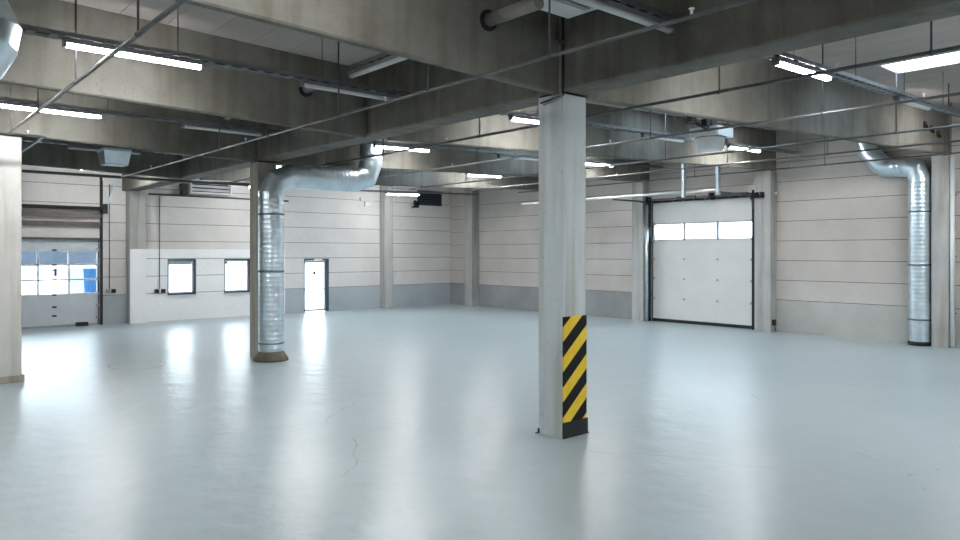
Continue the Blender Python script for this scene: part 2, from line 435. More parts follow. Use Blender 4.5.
# wall columns --------------------------------------------------------------
def col(x0, x1, y0, y1, z1, label, mat='column', paint=0):
    m = MB().cbox(x0, x1, y0, y1, 0, z1, .015)
    if paint: m.box(x0+.02, x1+.004, y0-.003, y1, .0, paint, 1)
    o = m.build('wall_column', [M[mat], M['white']])
    return tag(o, label, 'column')
col(19.93, XW-.002, 5.60, 5.97, 4.66, 'wall column right of the silver duct on the right wall')
col(19.93, XW-.002, 10.06, 10.56, 4.66, 'wall column right of the white roll door')
col(19.93, XW-.002, 14.50, 14.96, 4.66, 'wall column left of the white roll door')
col(19.88, XW-.002, 23.25, 23.75, 5.78, 'darker wall column in the far corner of the hall')
col(6.72, 7.22, 24.86, YB-.002, 4.30, 'wall column between the numbered door and the windows', paint=2.42)
col(16.52, 16.95, 24.86, YB-.002, 5.66, 'wall column right of the glass door under the far lamp')

# ------------------------------------------------------------------ windows and doors in the back wall
def window(n, u0, u1, z0, z1, label):
    r = empty('window_%d' % n, ((u0+u1)/2, YB, z0), 0, label, 'window', kind='structure')
    m = MB(); d = .05
    y0, y1 = YB-.004, YB+.2
    m.box(u0, u1, y0, y1, z1-d, z1); m.box(u0, u0+d*.6, y0, y1, z0, z1-d); m.box(u1-d, u1, y0, y1, z0, z1-d); m.box(u0+d*.6, u1-d, y0, y1, z0, z0+d)
    at(r, m.build('frame', M['anthr']))
    m = MB(); e = .05; a0, a1, b0, b1 = u0+d*.6+.001, u1-d-.001, z0+d+.001, z1-d-.001
    y0, y1 = YB+.1, YB+.15
    m.box(a0, a1, y0, y1, b1-e, b1); m.box(a0, a0+e, y0, y1, b0, b1-e); m.box(a1-e, a1, y0, y1, b0, b1-e); m.box(a0+e, a1-e, y0, y1, b0, b0+e)
    at(r, m.build('sash', M['whitemetal']))
    at(r, MB().box(a0+e, a1-e, YB+.12, YB+.13, b0+e, b1-e).build('pane', M['glass']))
    at(r, MB().box(u0-.02, u1+.03, YB-.07, YB-.006, z0-.035, z0).build('sill', M['whitemetal']))
window(1, 8.03, 8.98, .86, 2.08, 'left one of the two dark-framed windows in the white wall')
window(2, 9.97, 10.95, .86, 2.08, 'right one of the two windows, beside the duct pillar')

# glass door
r = empty('door_2', (13.6, YB, 0), 0, 'bright glazed door with a dark frame in the far wall', 'door', kind='structure')
m = MB(); m.box(13.08, 13.12, YB-.01, YB+.2, 0, 2.07); m.box(14.07, 14.15, YB-.01, YB+.2, 0, 2.07); m.box(13.12, 14.07, YB-.01, YB+.2, 1.99, 2.07)
at(r, m.build('frame', M['anthr']))
m = MB(); m.box(13.125, 13.18, YB+.1, YB+.15, .02, 1.985); m.box(14.01, 14.065, YB+.1, YB+.15, .02, 1.985); m.box(13.18, 14.01, YB+.1, YB+.15, 1.9, 1.985); m.box(13.18, 14.01, YB+.1, YB+.15, .02, .1); m.box(13.18, 14.01, YB+.1, YB+.15, .86, .91)
at(r, m.build('leaf', M['greymetal']))
m = MB(); m.box(13.18, 14.01, YB+.12, YB+.13, .1, .86); m.box(13.18, 14.01, YB+.12, YB+.13, .91, 1.9)
at(r, m.build('pane', M['glass']))
at(r, MB().sweep([(13.58, YB+.105, 1.5), (13.58, YB+.119, 1.5)], .07, 16).build('round_sticker', M['anthr']))
at(r, MB().box(13.5, 13.85, YB-.03, YB-.011, 2.0, 2.06).build('door_closer', M['whitemetal']))
m = MB(); m.sweep([(13.25, YB+.05, .62), (13.9, YB+.05, .62)], .015, 8)
at(r, m.build('push_bar', M['anthr']))

# numbered sectional door
r = empty('door_1', (3.8, YB, 0), 0, 'sectional loading door with a grid of panes and a number 1 sign', 'door', kind='structure')
Y0, Y1 = YB+.04, YB+.09
m = MB(); zs = [.06, .22, .38, .53, .69, .85, 1.0]
for a, b in zip(zs, zs[1:]): m.box(1.72, 5.9, Y0, Y1, a+.004, b-.004)
m.box(1.72, 5.9, Y0+.01, Y1-.005, .06, 1.0)
at(r, m.build('lower_panel', M['doorgrey']))
at(r, MB().box(1.72, 5.9, Y0, Y1, 2.36, 2.73).build('upper_panel', M['doorgrey']))
at(r, MB().box(1.72, 5.9, Y0, Y1, 0, .06).build('bottom_seal', M['greymetal']))
us = [1.72, 2.55, 3.4, 4.25, 5.08, 5.9]; rows = [1.0, 1.46, 1.92, 2.36]
m = MB()
for u in us: m.box(max(1.72, u-.03), min(5.9, u+.03), Y0, Y1, 1.0, 2.36)
for z in rows:
    for a, b in zip(us, us[1:]): m.box(a+.03, b-.03, Y0, Y1, max(1.0, z-.03), min(2.36, z+.03))
at(r, m.build('glazing_grid', M['whitemetal']))
for a, b in zip(us, us[1:]):
    for z0, z1 in zip(rows, rows[1:]):
        at(r, MB().box(a+.03, b-.03, Y0+.02, Y0+.03, z0+.03, z1-.03).build('pane', M['glass']))
sg = at(r, MB().box(4.53, 4.85, Y0+.008, Y0+.017, 1.53, 1.85).build('number_sign', M['sticker']))
m = MB(); m.hexa([(4.68, Y0+.003, 1.58), (4.75, Y0+.003, 1.58), (4.75, Y0+.007, 1.58), (4.68, Y0+.007, 1.58)], [(4.68, Y0+.003, 1.80), (4.75, Y0+.003, 1.80), (4.75, Y0+.007, 1.80), (4.68, Y0+.007, 1.80)])
m.hexa([(4.615, Y0+.003, 1.70), (4.68, Y0+.003, 1.745), (4.68, Y0+.007, 1.745), (4.615, Y0+.007, 1.70)], [(4.615, Y0+.003, 1.735), (4.68, Y0+.003, 1.80), (4.68, Y0+.007, 1.80), (4.615, Y0+.007, 1.735)])
b1 = MB()
for a0, a1, c0, c1 in ((4.53, 4.85, 1.53, 1.55), (4.53, 4.85, 1.83, 1.85), (4.53, 4.55, 1.55, 1.83), (4.83, 4.85, 1.55, 1.83)): b1.box(a0, a1, Y0+.003, Y0+.007, c0, c1)
b1 = b1.build('border', M['greymetal']); b1.parent = sg
d1 = m.build('digit', M['black']); d1.parent = sg
for z in (1.0, .62, .35, 1.46, 1.92, 2.38):
    at(r, MB().box(4.62, 4.74, Y0-.025, Y0-.001, z-.025, z+.025).build('hinge', M['black']))
m = MB(); m.box(5.94, 6.0, YB-.09, YB-.004, 0, 4.75); m.box(6.0, 6.03, YB-.02, YB-.004, 0, 4.6)
at(r, m.build('guide_track', M['black']))
for z in (.25, .62, 1.0, 1.46, 1.92, 2.4):
    at(r, MB().box(5.84, 5.938, YB-.03, YB+.03, z-.035, z+.035).build('roller_bracket', M['greymetal']))
at(r, MB().sweep([(1.5, YB-.16, 3.70), (6.1, YB-.16, 3.70)], .055, 12).build('torsion_shaft', M['black']))
at(r, MB().box(1.5, 5.93, YB-.14, YB-.03, 3.40, 3.56).build('steel_rail', M['brown']))
at(r, MB().box(1.5, 5.93, YB-.12, YB-.03, 3.13, 3.27).build('steel_rail', M['brown']))
at(r, MB().box(1.5, 5.93, YB-.05, YB-.003, 2.70, 2.77).build('lintel_strip', M['brown']))
at(r, MB().box(5.98, 6.12, YB-.24, YB-.08, 3.55, 3.85).build('shaft_bearing', M['black']))
m = MB(); m.hexa([(6.04, YB-.06, 3.5), (6.10, YB-.06, 3.5), (6.10, YB-.02, 3.5), (6.04, YB-.02, 3.5)], [(6.36, YB-.06, 4.6), (6.42, YB-.06, 4.6), (6.42, YB-.02, 4.6), (6.36, YB-.02, 4.6)])
at(r, m.build('diagonal_brace', M['galv']))
tag(MB().box(5.25, 5.58, YB-.16, YB-.01, 0, .12).build('door_stop', M['black']), 'small black block on the floor at the foot of the numbered door', 'door stop')

# white sectional door in the right wall
r = empty('door_3', (XW, 12.6, 0), 0, 'white sectional roll door with a row of three panes in the right wall', 'door', kind='structure')
X0, X1 = XW+.06, XW+.11; A0, A1 = 10.8, 14.4
zs = [.1, .78, 1.44, 2.09, 2.72]
for a, b in zip(zs, zs[1:]):
    m = MB(); m.box(X0, X1, A0, A1, a+.005, b-.005); m.box(X0+.012, X1, A0, A1, a, b)
    at(r, m.build('door_panel', M['doorpanel']))
at(r, MB().box(X0, X1, A0, A1, 3.27, 4.03).build('door_panel', M['doorpanel']))
at(r, MB().box(X0-.01, X1, A0, A1, 0, .1).build('bottom_seal', M['black']))
ys = [10.8, 12.0, 13.2, 14.4]; m = MB()
for y in ys: m.box(X0, X1, max(A0, y-.035), min(A1, y+.035), 2.72, 3.27)
for a, b in zip(ys, ys[1:]):
    m.box(X0, X1, a+.035, b-.035, 2.72, 2.75); m.box(X0, X1, a+.035, b-.035, 3.23, 3.27)
at(r, m.build('window_section', M['greymetal']))
for a, b in zip(ys, ys[1:]): at(r, MB().box(X0+.02, X0+.03, a+.035, b-.035, 2.75, 3.23).build('pane', M['glass']))
for y0, y1 in ((10.70, 10.78), (14.42, 14.48)):
    m = MB(); m.box(XW-.1, XW-.003, y0, y1, 0, 4.08)
    at(r, m.build('guide_track', M['black']))
for z in (.78, 1.44, 2.09, 2.72, 3.27):
    for y in (10.82, 14.34): at(r, MB().box(XW+.0, X0-.001, y-.01, y+.06, z-.04, z+.04).build('roller_bracket', M['greymetal']))
    for y in (12.0, 13.2): at(r, MB().box(X0-.02, X0-.001, y-.03, y+.03, z-.03, z+.03).build('hinge', M['greymetal']))
at(r, MB().sweep([(XW-.2, 10.64, 4.06), (XW-.2, 14.5, 4.06)], .03, 10).build('torsion_shaft', M['steel']))
for y0, y1 in ((10.85, 11.7), (12.6, 13.3)):
    m = MB(); n = int((y1-y0)/.03)
    pts = [(XW-.2, y0+(y1-y0)*k/n, 4.06) for k in range(n+1)]
    m.sweep(pts, [.05 if k % 2 else .06 for k in range(n+1)], 10)
    at(r, m.build('torsion_spring', M['rod']))
for y in (10.66, 12.1, 14.44): at(r, MB().box(XW-.26, XW-.003, y-.03, y+.03, 3.96, 4.16).build('shaft_bearing', M['black']))
for y in (10.74, 14.45):
    m = MB(); m.sweep([(XW-.11, y, 3.6), (XW-.14, y, 3.85), (XW-.3, y, 3.98), (XW-.6, y, 4.0), (18.3, y, 4.0)], .03, 6)
    at(r, m.build('horizontal_track', M['steel']))
m = MB()
for k in range(9): m.box(XW-.015, XW-.003, 10.8+.4*k, 11.18+.4*k, 3.97, 4.03)
at(r, m.build('top_seal', M['black']))

# ------------------------------------------------------------------ lamps
def make_lamp(lit):
    r = empty('fluorescent_lamp')
    L = 1.56
    hs = MB().box(0, L, -.05, .05, 0, .05).build('housing', M['lampbody'], r)
    pr = [(-.045, 0), (-.04, -.025), (-.02, -.042), (.02, -.042), (.04, -.025), (.045, 0)]
    m = MB(); m.loft([[(x, y, z-.001) for y, z in pr] for x in (.03, L-.03)])
    d = m.build('diffuser', M['diffon' if lit else 'diffoff'], r)
    if lit: d['label'] = 'glowing white diffuser'
    for x0, x1 in ((0, .029), (L-.029, L)): MB().box(x0, x1, -.046, .046, -.044, -.001).build('end_cap', M['lampbody'], hs)
    return r
def tray(v, u0, u1, label, along='u', u=None, z=4.722):
    zf = (lambda a: z + (.028*(a-6.6) if a > 7 else 0)) if along == 'u' else (lambda a: z)
    P = (lambda a, b: (a, v+b)) if along == 'u' else (lambda a, b: (u-b, a))
    r = empty('cable_tray', (P((u0+u1)/2, 0)[0], P((u0+u1)/2, 0)[1], zf((u0+u1)/2)), 0, label, 'cable tray', 'cable trays carrying the lamps')
    m = MB()
    def bar(a0, a1, b0, b1, h0, h1, mi=0):
        pts = [P(a0, b0), P(a1, b0), P(a1, b1), P(a0, b1)]
        zz = [zf(a0), zf(a1), zf(a1), zf(a0)]
        m.hexa([(p[0], p[1], q+h0) for p, q in zip(pts, zz)], [(p[0], p[1], q+h1) for p, q in zip(pts, zz)], mi)
    for b0, b1 in ((-.1, -.094), (.094, .1)): bar(u0, u1, b0, b1, 0, .055)
    a = u0+.05
    while a < u1-.05:
        bar(a, a+.08, -.094, .094, .002, .012); a += .22
    bar(u0, u1, -.03, .03, .0005, .004)
    at(r, m.build('rungs_and_rails', M['tray']))
    m = MB()
    for k, b in enumerate((-.05, -.02, .02, .055)):
        n = int((u1-u0)/.5)
        pts = []
        for i in range(n+1):
            a = u0+.05+(u1-u0-.1)*i/n; p = P(a, b+random.uniform(-.012, .012)); pts.append((p[0], p[1], zf(a)+.024+random.uniform(0, .012)))
        m.sweep(pts, .009, 5)
    at(r, m.build('cables', M['cable']))
    hs = []
    a = u0+.75
    while a < u1: hs.append(a); a += 2.0
    for a in hs:
        p = P(a, 0); c = ceil(p[0])
        m = MB(); m.sweep([(p[0], p[1], zf(a)+.06), (p[0], p[1], c)], .006, 6); m.hexa(*[[(p[0]+dx*(.012 if along == 'u' else .1), p[1]+dy*(.1 if along == 'u' else .012), zf(a)+h) for dx, dy in ((-1, -1), (1, -1), (1, 1), (-1, 1))] for h in (.055, .063)])
        at(r, m.build('hanger', M['rod']))
lampL, lampU = make_lamp(True), make_lamp(False); first = {True: True, False: True}
def lamp(u, v, lit, label, along='u', z=None):
    proto = lampL if lit else lampU
    o = proto if first[lit] else dup(proto); first[lit] = False
    zz = (4.67 if z is None else z) + .0005 + (0 if u < 7 else .028*(u-6.6))
    o.location = (u, v, zz)
    o.rotation_euler = (0, -math.atan(.028) if (u > 7 and along == 'u') else 0, PI/2 if along == 'v' else 0)
    tag(o, label, 'lamp', 'fluorescent lamps under the cable trays')
lamp(1.79, 9.2, True, 'brightest lit tube lamp at upper left, nearer of the two left lamps')
lamp(1.70, 13.7, True, 'lit tube lamp at the left edge above the pale pillar')
lamp(4.72, 9.2, False, 'unlit lamp under the beam left of the striped pillar')
lamp(4.62, 13.7, False, 'unlit lamp further back above the left floodlit wall')
lamp(3.62, 18.2, False, 'unlit lamp behind the silver ceiling unit on the left')
lamp(4.98, 4.4, False, 'unlit lamp at the top beside the louvred ceiling box')
lamp(5.5, 7.62, False, 'unlit lamp set lengthwise under the second ceiling bay', 'v', 4.9)
lamp(5.42, 12.05, False, 'unlit lamp set lengthwise in the third ceiling bay', 'v', 4.9)
lamp(8.85, 4.4, True, 'lit lamp at upper right hanging on the long tray')
lamp(13.0, 4.4, False, 'unlit lamp below the skylight at upper right')
lamp(16.9, 4.4, True, 'lit lamp touching the right edge of the picture')
lamp(8.95, 9.4, True, 'lit lamp directly left of the striped pillar top')
lamp(12.9, 9.4, False, 'unlit lamp left of the round ceiling heater')
lamp(16.45, 9.4, True, 'lit lamp right below the round ceiling heater')
lamp(8.95, 13.9, True, 'lit lamp above the bend of the tall duct')
lamp(12.8, 13.9, False, 'unlit lamp seen left of the striped pillar')
lamp(16.0, 13.9, True, 'lit lamp showing just right of the striped pillar')
lamp(8.6, 18.4, True, 'small lit lamp end peeping out above the duct elbow', z=4.60)
lamp(15.5, 18.4, True, 'lit lamp in the far right ceiling above the corner')
lamp(15.2, 22.8, True, 'farthest lit lamp in front of the wall column', z=4.30)
lamp(9.78, 22.8, True, 'added unseen lit lamp tucked behind the duct pillar near the far wall', z=4.40)  # added out of sight to brighten the white far wall
tray(22.8, 8.6, 12.0, 'cable tray behind the duct pillar near the far wall', z=4.452)
tray(22.6, 3.6, 6.5, 'cable tray over the added lamp above the numbered door')
lamp(4.8, 22.6, True, 'added unseen lit lamp above the numbered door behind the beam')  # unseen lamp, added to light the wall around the door
lamp(1.9, 4.4, True, 'added lit lamp overhead outside the top of the picture, left bay')  # from here down: unseen lamps added for brightness in the hall
lamp(-1.6, 9.2, True, 'added lit lamp left of the picture in the second bay')
lamp(-1.6, 0.0, True, 'added lit lamp behind the viewpoint on the left')
lamp(8.9, 0.0, True, 'added lit lamp behind the viewpoint on the right')
lamp(13.0, 0.0, True, 'added lit lamp far right outside the picture')
lamp(9.0, -3.6, True, 'added lit lamp well behind the viewpoint on the right')  # unseen pair added to brighten the striped pillar's front face
lamp(13.0, -3.6, True, 'added lit lamp well behind the viewpoint on the far right')

# ------------------------------------------------------------------ cable trays
tray(9.2, -1.7, 6.5, 'cable tray over the brightest lamp at upper left')
tray(13.7, .6, 6.5, 'cable tray over the lamp at the left edge')
tray(18.2, .6, 6.5, 'cable tray over the silver ceiling unit on the left')
tray(4.4, -1.7, 6.5, 'cable tray passing behind the louvred ceiling box')
tray(4.4, 8.6, XW-.1, 'long cable tray with cables under the skylight at upper right')
tray(9.4, 7.4, XW-.1, 'cable tray passing the round ceiling heater')
tray(13.9, 7.4, XW-.1, 'cable tray between the duct bend and the white roll door')
tray(18.4, 7.4, 13, 'cable tray above the duct elbow', z=4.652)
tray(18.4, 13.5, XW-.1, 'cable tray in the far right bay')
tray(22.8, 12.5, XW-.5, 'cable tray along the bay before the far wall', z=4.352)
tray(None, 7.0, 9.05, 'short lengthwise cable tray under the second ceiling bay', 'v', 5.5, 4.952)
tray(None, 11.4, 13.55, 'short lengthwise cable tray in the third ceiling bay', 'v', 5.42, 4.952)
tray(0.0, -1.7, 6.5, 'cable tray behind the viewpoint on the left')
tray(0.0, 8.6, 15, 'cable tray behind the viewpoint on the right')
tray(-3.6, 8.6, 15, 'cable tray well behind the viewpoint on the right')

# ------------------------------------------------------------------ sprinkler pipes
def pipe(name, pts, r, label, rods=(), heads=(), mat='steel', cat='pipe', rodtop=None, n=10):
    root = empty(name, pts[0], 0, label, cat)
    at(root, MB().sweep(pts, r, n).build('tube', M[mat]))
    for (x, y, z) in rods:
        m = MB(); zt = (rodtop or ceil)(x)
        m.sweep([(x, y, z+r+.002), (x, y, zt)], .011, 6)
        hr = at(root, m.build('hanger_rod', M['rod']))
        c = MB().sweep([(x, y-.016, z), (x, y+.016, z)], r+.008, 10).build('clamp_ring', M['rod']); c.parent = hr
    for (x, y, z) in heads:
        m = MB(); m.lathe([(.012, z+r), (.012, z+r+.04), (.026, z+r+.045), (.026, z+r+.05)], x, y, 8)
        at(root, m.build('sprinkler_head', M['whitemetal']))
    return root
RV = [2.38, 4.68, 7.3, 9.6, 12.0, 14.4, 16.9, 18.6]
def run(u, z, rv, label, y0=-3.5, y1=19.938, r=.021):
    pipe('sprinkler_pipe', [(u, y0, z), (u, y1, z)], .018 if u < 6 else r, label, [(u, v, z) for v in rv], [(u, v+.9, z) for v in rv[::2]])
pipe('sprinkler_pipe', [(1.98, -3.5, 4.31), (1.98, 14.25, 4.31), (2.5, 14.30, 4.31), (2.52, 19.938, 4.262)], .023, 'leftmost sprinkler pipe crossing the bright lamp with a jog at its end',
     [(1.98, v, 4.31) for v in (4.68, 7.05, 9.5, 11.8, 14.1)] + [(2.52, 16.8, 4.31)], [(2.25, 14.275, 4.31)])
run(5.2, 4.245, [2.4, 4.9, 6.9, 9.0, 11.3, 13.4, 16.6], 'sprinkler pipe running close along the left face of the main beam')
run(7.95, 4.26, [2.38, 4.66, 9.1, 12.0, 14.4, 17.], 'sprinkler pipe crossing in front of the lit lamp at upper right')
run(10.75, 4.35, [2.4, 4.63, 7.66, 10.2, 12.4, 16.], 'second sprinkler pipe right of the main beam')
run(14.2, 4.465, [2.6, 4.81, 7.4, 9.7, 12.2, 16.9], 'third sprinkler pipe right of the main beam')
run(16.75, 4.55, [2.6, 4.7, 7.1, 9.6, 12.2, 16.9], 'fourth sprinkler pipe right of the main beam')
run(19.4, 4.63, [3, 5.4, 8.3, 12.2, 16.9], 'sprinkler pipe nearest the right wall')
pipe('sprinkler_pipe', [(-1, 19.97, 4.24), (6.3, 19.97, 4.24), (9, 19.97, 4.25)], .035, 'dark header pipe running across above the numbered door', [], mat='rod')
pipe('wall_pipe', [(7.4, YB-.06, 4.25), (12.4, YB-.06, 4.25)], .03, 'dark pipe fixed along the far wall above the two windows', mat='rod')
for y in (8.0, 11.0):
    pass
# white pipe with perforated hangers before the roll door
root = empty('heating_pipe', (18.2, 10.7, 4.05), 0, 'white horizontal pipe held by two strips before the roll door', 'pipe')
at(root, MB().sweep([(18.2, 10.66, 4.06), (18.2, 14.3, 4.06), (18.2, 18.5, 4.06)], .04, 12).build('tube', M['whitemetal']))
for y in (10.72, 11.82):
    m = MB()
    m.box(18.14, 18.26, y-.05, y-.044, 3.9, ceil(18.2)); m.box(18.14, 18.146, y-.044, y+.03, 3.9, ceil(18.2))
    at(root, m.build('perforated_strip', M['galv']))

# ------------------------------------------------------------------ ducts
def path_stations(pts, rad, r, step=.1):
    """rounded-mitre path: straight runs carry spiral-seam ridges; bends are made of mitred gores"""
    pts = [Vector(p) for p in pts]; P = []; R = []; E = []
    def straight(a, b):
        d = (b-a).length; n = max(1, int(d/step))
        for k in range(n+1):
            c = a.lerp(b, k/n)
            if 0 < k < n:
                t = (b-a).normalized()
                P.extend([c-t*.012, c, c+t*.012]); R.extend([r, r+.0045, r])
            else: P.append(c); R.append(r)
    cur = pts[0]
    for i in range(1, len(pts)-1):
        a, c, b = pts[i-1], pts[i], pts[i+1]
        d0 = (c-a).normalized(); d1 = (b-c).normalized()
        ang = d0.angle(d1); t = rad*math.tan(ang/2)
        s = c-d0*t; e = c+d1*t
        straight(cur, s)
        n = 2
        E.append(s.copy())
        # arc points
        axis = d0.cross(d1).normalized(); cen = s + axis.cross(d0).normalized()*rad
        for k in range(1, n):
            q = Matrix.Rotation(ang*k/n, 3, axis)
            P.append(cen + q @ (s-cen)); R.append(r); E.append(P[-1].copy())
        cur = e; E.append(e.copy())
    straight(cur, pts[-1])
    # drop duplicate points
    Q = [P[0]]; S = [R[0]]
    for p, q in zip(P[1:], R[1:]):
        if (p-Q[-1]).length > 1e-4: Q.append(p); S.append(q)
    seams = [k for k, q in enumerate(Q) if any((q-e).length < 1e-3 for e in E)]
    return Q, S, seams
def duct(name, pts, rad, r, label, bands):
    root = empty(name, pts[0], 0, label, 'duct')
    Q, S, E = path_stations(pts, rad, r)
    at(root, MB().sweep(Q, S, 28, seams=E).build('spiral_tube', M['galv']))
    for a, b in bands:
        at(root, MB().sweep([a, b], r+.014, 28).build('coupling', M['galvdark']))
    return root
root = duct('ventilation_duct', [(6.75, 14.52, .16), (6.75, 14.52, 3.965), (9.12, 14.3, 3.965), (9.12, 14.3, 5.4)], .42, .262,
     'tall silver spiral duct rising beside the second pillar and turning right', [((6.75, 14.52, 3.10), (6.75, 14.52, 3.14)), ((6.75, 14.52, 1.88), (6.75, 14.52, 1.93)), ((6.75, 14.52, .36), (6.75, 14.52, .39))])
m = MB(); prof = [(.36, 0), (.37, .05), (.31, .14), (.27, .2)]
m.lathe(prof, 6.74, 14.49, 9)
o = at(root, m.build('mortar_foot', M['rubble']))
root = duct('ventilation_duct', [(20.02, 6.24, .1), (20.02, 6.24, 4.47), (20.02, 7.05, 4.47), (20.02, 7.5, 5.0), (20.02, 7.5, 5.72)], .32, .25,
     'silver spiral duct standing against the right wall beside the column', [((20.02, 6.24, 3.3), (20.02, 6.24, 3.34)), ((20.02, 6.24, 1.98), (20.02, 6.24, 2.02)), ((20.02, 6.24, .62), (20.02, 6.24, .66))])
at(root, MB().lathe([(.26, 0), (.26, .1)], 20.02, 6.24, 20).build('foot_ring', M['black']))
root = empty('ventilation_duct', (.93, 8.45, 5.4), 0, 'silver duct elbow hanging at the upper left edge', 'duct')
Q, S, E = path_stations([(.85, 8.4, 5.55), (.85, 8.4, 4.75)], .3, .3, .1)
at(root, MB().sweep(Q, S, 24).build('spiral_tube', M['galv']))
pts = []; rr = []
for k in range(6):
    a = PI/2*k/5
    pts.append((.85-.45*(1-math.cos(a)), 8.4, 4.53-.45*math.sin(a))); rr.append(.42)
pts.append((-.2, 8.4, 4.08)); rr.append(.42)
at(root, MB().sweep([(.85, 8.4, 4.75)]+pts, [.31]+rr, 24, seams=range(1, 8)).build('elbow', M['galv']))

# ------------------------------------------------------------------ ceiling units
def slats(m, x0, x1, y0, y1, z, n, along='x', th=.012, tilt=.04):
    for k in range(n):
        if along == 'x':
            y = y0+(y1-y0)*(k+.5)/n
            m.hexa([(x0, y-th, z), (x1, y-th, z), (x1, y+th, z), (x0, y+th, z)], [(x0, y-th+tilt, z+.05), (x1, y-th+tilt, z+.05), (x1, y+th+tilt, z+.05), (x0, y+th+tilt, z+.05)])
# louvred box near the striped pillar
r = empty('air_heater', (5.77, 5.15, 4.93), 0, 'white louvred box under the ceiling at the top centre', 'air heater')
m = MB(); x0, x1, y0, y1, z0, z1 = 5.44, 6.10, 4.72, 5.46, 4.95, 5.39
m.box(x0, x1, y0, y1, z0+.06, z1)
m.box(x0, x1, y1-.3, y1, z0, z0+.06); m.box(x0, x0+.05, y0, y1-.3, z0, z0+.06); m.box(x1-.05, x1, y0, y1-.3, z0, z0+.06); m.box(x0+.05, x1-.05, y0, y0+.04, z0, z0+.06)
at(r, m.build('casing', M['whitemetal']))
m = MB(); slats(m, x0+.05, x1-.05, y0+.05, y1-.32, z0+.002, 6, tilt=.02)
at(r, m.build('louvre', M['greymetal']))
at(r, MB().box(x0+.05, x1-.05, y0+.04, y1-.3, z0+.054, z0+.059).build('dark_grille', M['black']))
for x in (5.55, 6.0):
    for y in (4.8, 5.38): at(r, MB().sweep([(x, y, z1), (x, y, ceil(x))], .008, 6).build('hanger_rod', M['rod']))
r = empty('supply_pipe', (5.46, 5.7, 4.88), 0, 'thick pipe from the beam into the louvred box', 'pipe')
at(r, MB().sweep([(5.36, 6.002, 4.9), (5.36, 5.2, 4.9)], .075, 14).build('tube', M['copper']))
at(r, MB().sweep([(5.36, 5.97, 4.9), (5.36, 5.998, 4.9)], .12, 16).build('collar', M['black']))
r = empty('pipe_stub', (5.43, 10.4, 4.88), 0, 'short pipe stub with black collar on the second cross beam', 'pipe')
at(r, MB().sweep([(5.43, 10.442, 4.9), (5.43, 10.2, 4.9)], .07, 14).build('tube', M['copper']))
at(r, MB().sweep([(5.43, 10.439, 4.9), (5.43, 10.40, 4.9)], .12, 16).build('collar', M['black']))

# round fan heater on the right
r = empty('fan_heater', (14.1, 8.45, 4.6), 0, 'white ceiling heater with a round tapered outlet right of centre', 'fan heater')
m = MB(); m.cbox(13.74, 14.42, 8.1, 8.8, 4.80, 5.0, .04)
at(r, m.build('casing', M['whitemetal']))
m = MB(); m.lathe([(.25, 4.52), (.27, 4.54), (.31, 4.78), (.31, 4.798)], 14.05, 8.45, 24)
at(r, m.build('outlet_cone', M['whitemetal']))
m = MB(); m.lathe([(.315, 4.786), (.33, 4.79), (.315, 4.797)], 14.05, 8.45, 24)
at(r, m.build('seal_ring', M['black']))
for x in (13.82, 14.34):
    for y in (8.18, 8.72): at(r, MB().sweep([(x, y, 5.0), (x, y, ceil(x))], .01, 6).build('hanger_rod', M['rod']))
for k, (x, y, z) in enumerate(((12.75, 8.1, 4.93), (13.05, 8.3, 4.95), (13.3, 8.1, 4.92), (13.85, 8.3, 5.0))):
    m = MB(); m.box(x-.08, x+.08, y-.06, y+.06, z, z+.14); m.sweep([(x, y, z+.14), (x+.1, y, z+.22), (x+.25, y+.05, z+.2), (x+.3, y+.1, z+.05)], .02, 6)
    if x < 13.5: m.sweep([(x, y, z+.07), (13.75, 8.3, 4.9)], .02, 6)
    at(r, m.build('valve', M['black']))
# tapered unit on the left
r = empty('fan_heater', (4.4, 17.9, 4.3), 0, 'silver square ceiling unit below the beam at left', 'fan heater')
m = MB(); m.cbox(4.14, 4.74, 17.3, 17.9, 4.56, 4.62, .03)
at(r, m.build('casing', M['whitemetal']))
b = [(4.2, 17.38), (4.68, 17.38), (4.68, 17.82), (4.2, 17.82)]; t = [(4.16, 17.32), (4.72, 17.32), (4.72, 17.88), (4.16, 17.88)]
m = MB(); m.hexa([(x, y, 4.29) for x, y in b], [(x, y, 4.559) for x, y in t])
at(r, m.build('outlet_hood', M['galv']))
m = MB(); m.box(4.4, 4.67, 17.37, 17.378, 4.25, 4.289); m.box(4.2, 4.68, 17.38, 17.82, 4.27, 4.289)
at(r, m.build('lip', M['whitemetal']))
for x in (4.2, 4.68):
    for y in (17.36, 17.84): at(r, MB().sweep([(x, y, 4.62), (x, y, ceil(x))], .01, 6).build('hanger_rod', M['rod']))

# ------------------------------------------------------------------ wall vents and small fittings
r = empty('wall_vent', (9.2, 24.95, 4.35), 0, 'white louvred vent box high on the far wall above the windows', 'vent')
m = MB(); x0, x1, z0, z1 = 8.62, 10.05, 4.33, 4.80
m.box(x0, x1, 24.75, YB-.003, z1-.05, z1); m.box(x0, x1, 24.75, YB-.003, z0, z0+.05); m.box(x0, x0+.05, 24.75, YB-.003, z0+.05, z1-.05); m.box(x1-.05, x1, 24.75, YB-.003, z0+.05, z1-.05)
at(r, m.build('casing', M['whitemetal']))
for k in range(3):
    z = z0+.08+.125*k
    at(r, MB().hexa([(x0+.05, 24.77, z), (x1-.05, 24.77, z), (x1-.05, 24.79, z), (x0+.05, 24.79, z)], [(x0+.05, 24.84, z+.09), (x1-.05, 24.84, z+.09), (x1-.05, 24.86, z+.09), (x0+.05, 24.86, z+.09)]).build('louvre', M['whitemetal']))
at(r, MB().box(x0+.05, x1-.05, 24.98, 25.0, z0+.05, z1-.05).build('dark_back', M['black']))
m = MB(); m.box(8.42, 8.61, 24.95, YB-.003, 4.28, 4.66); m.box(8.36, 8.42, 25.0, 25.1, 4.4, 4.6)
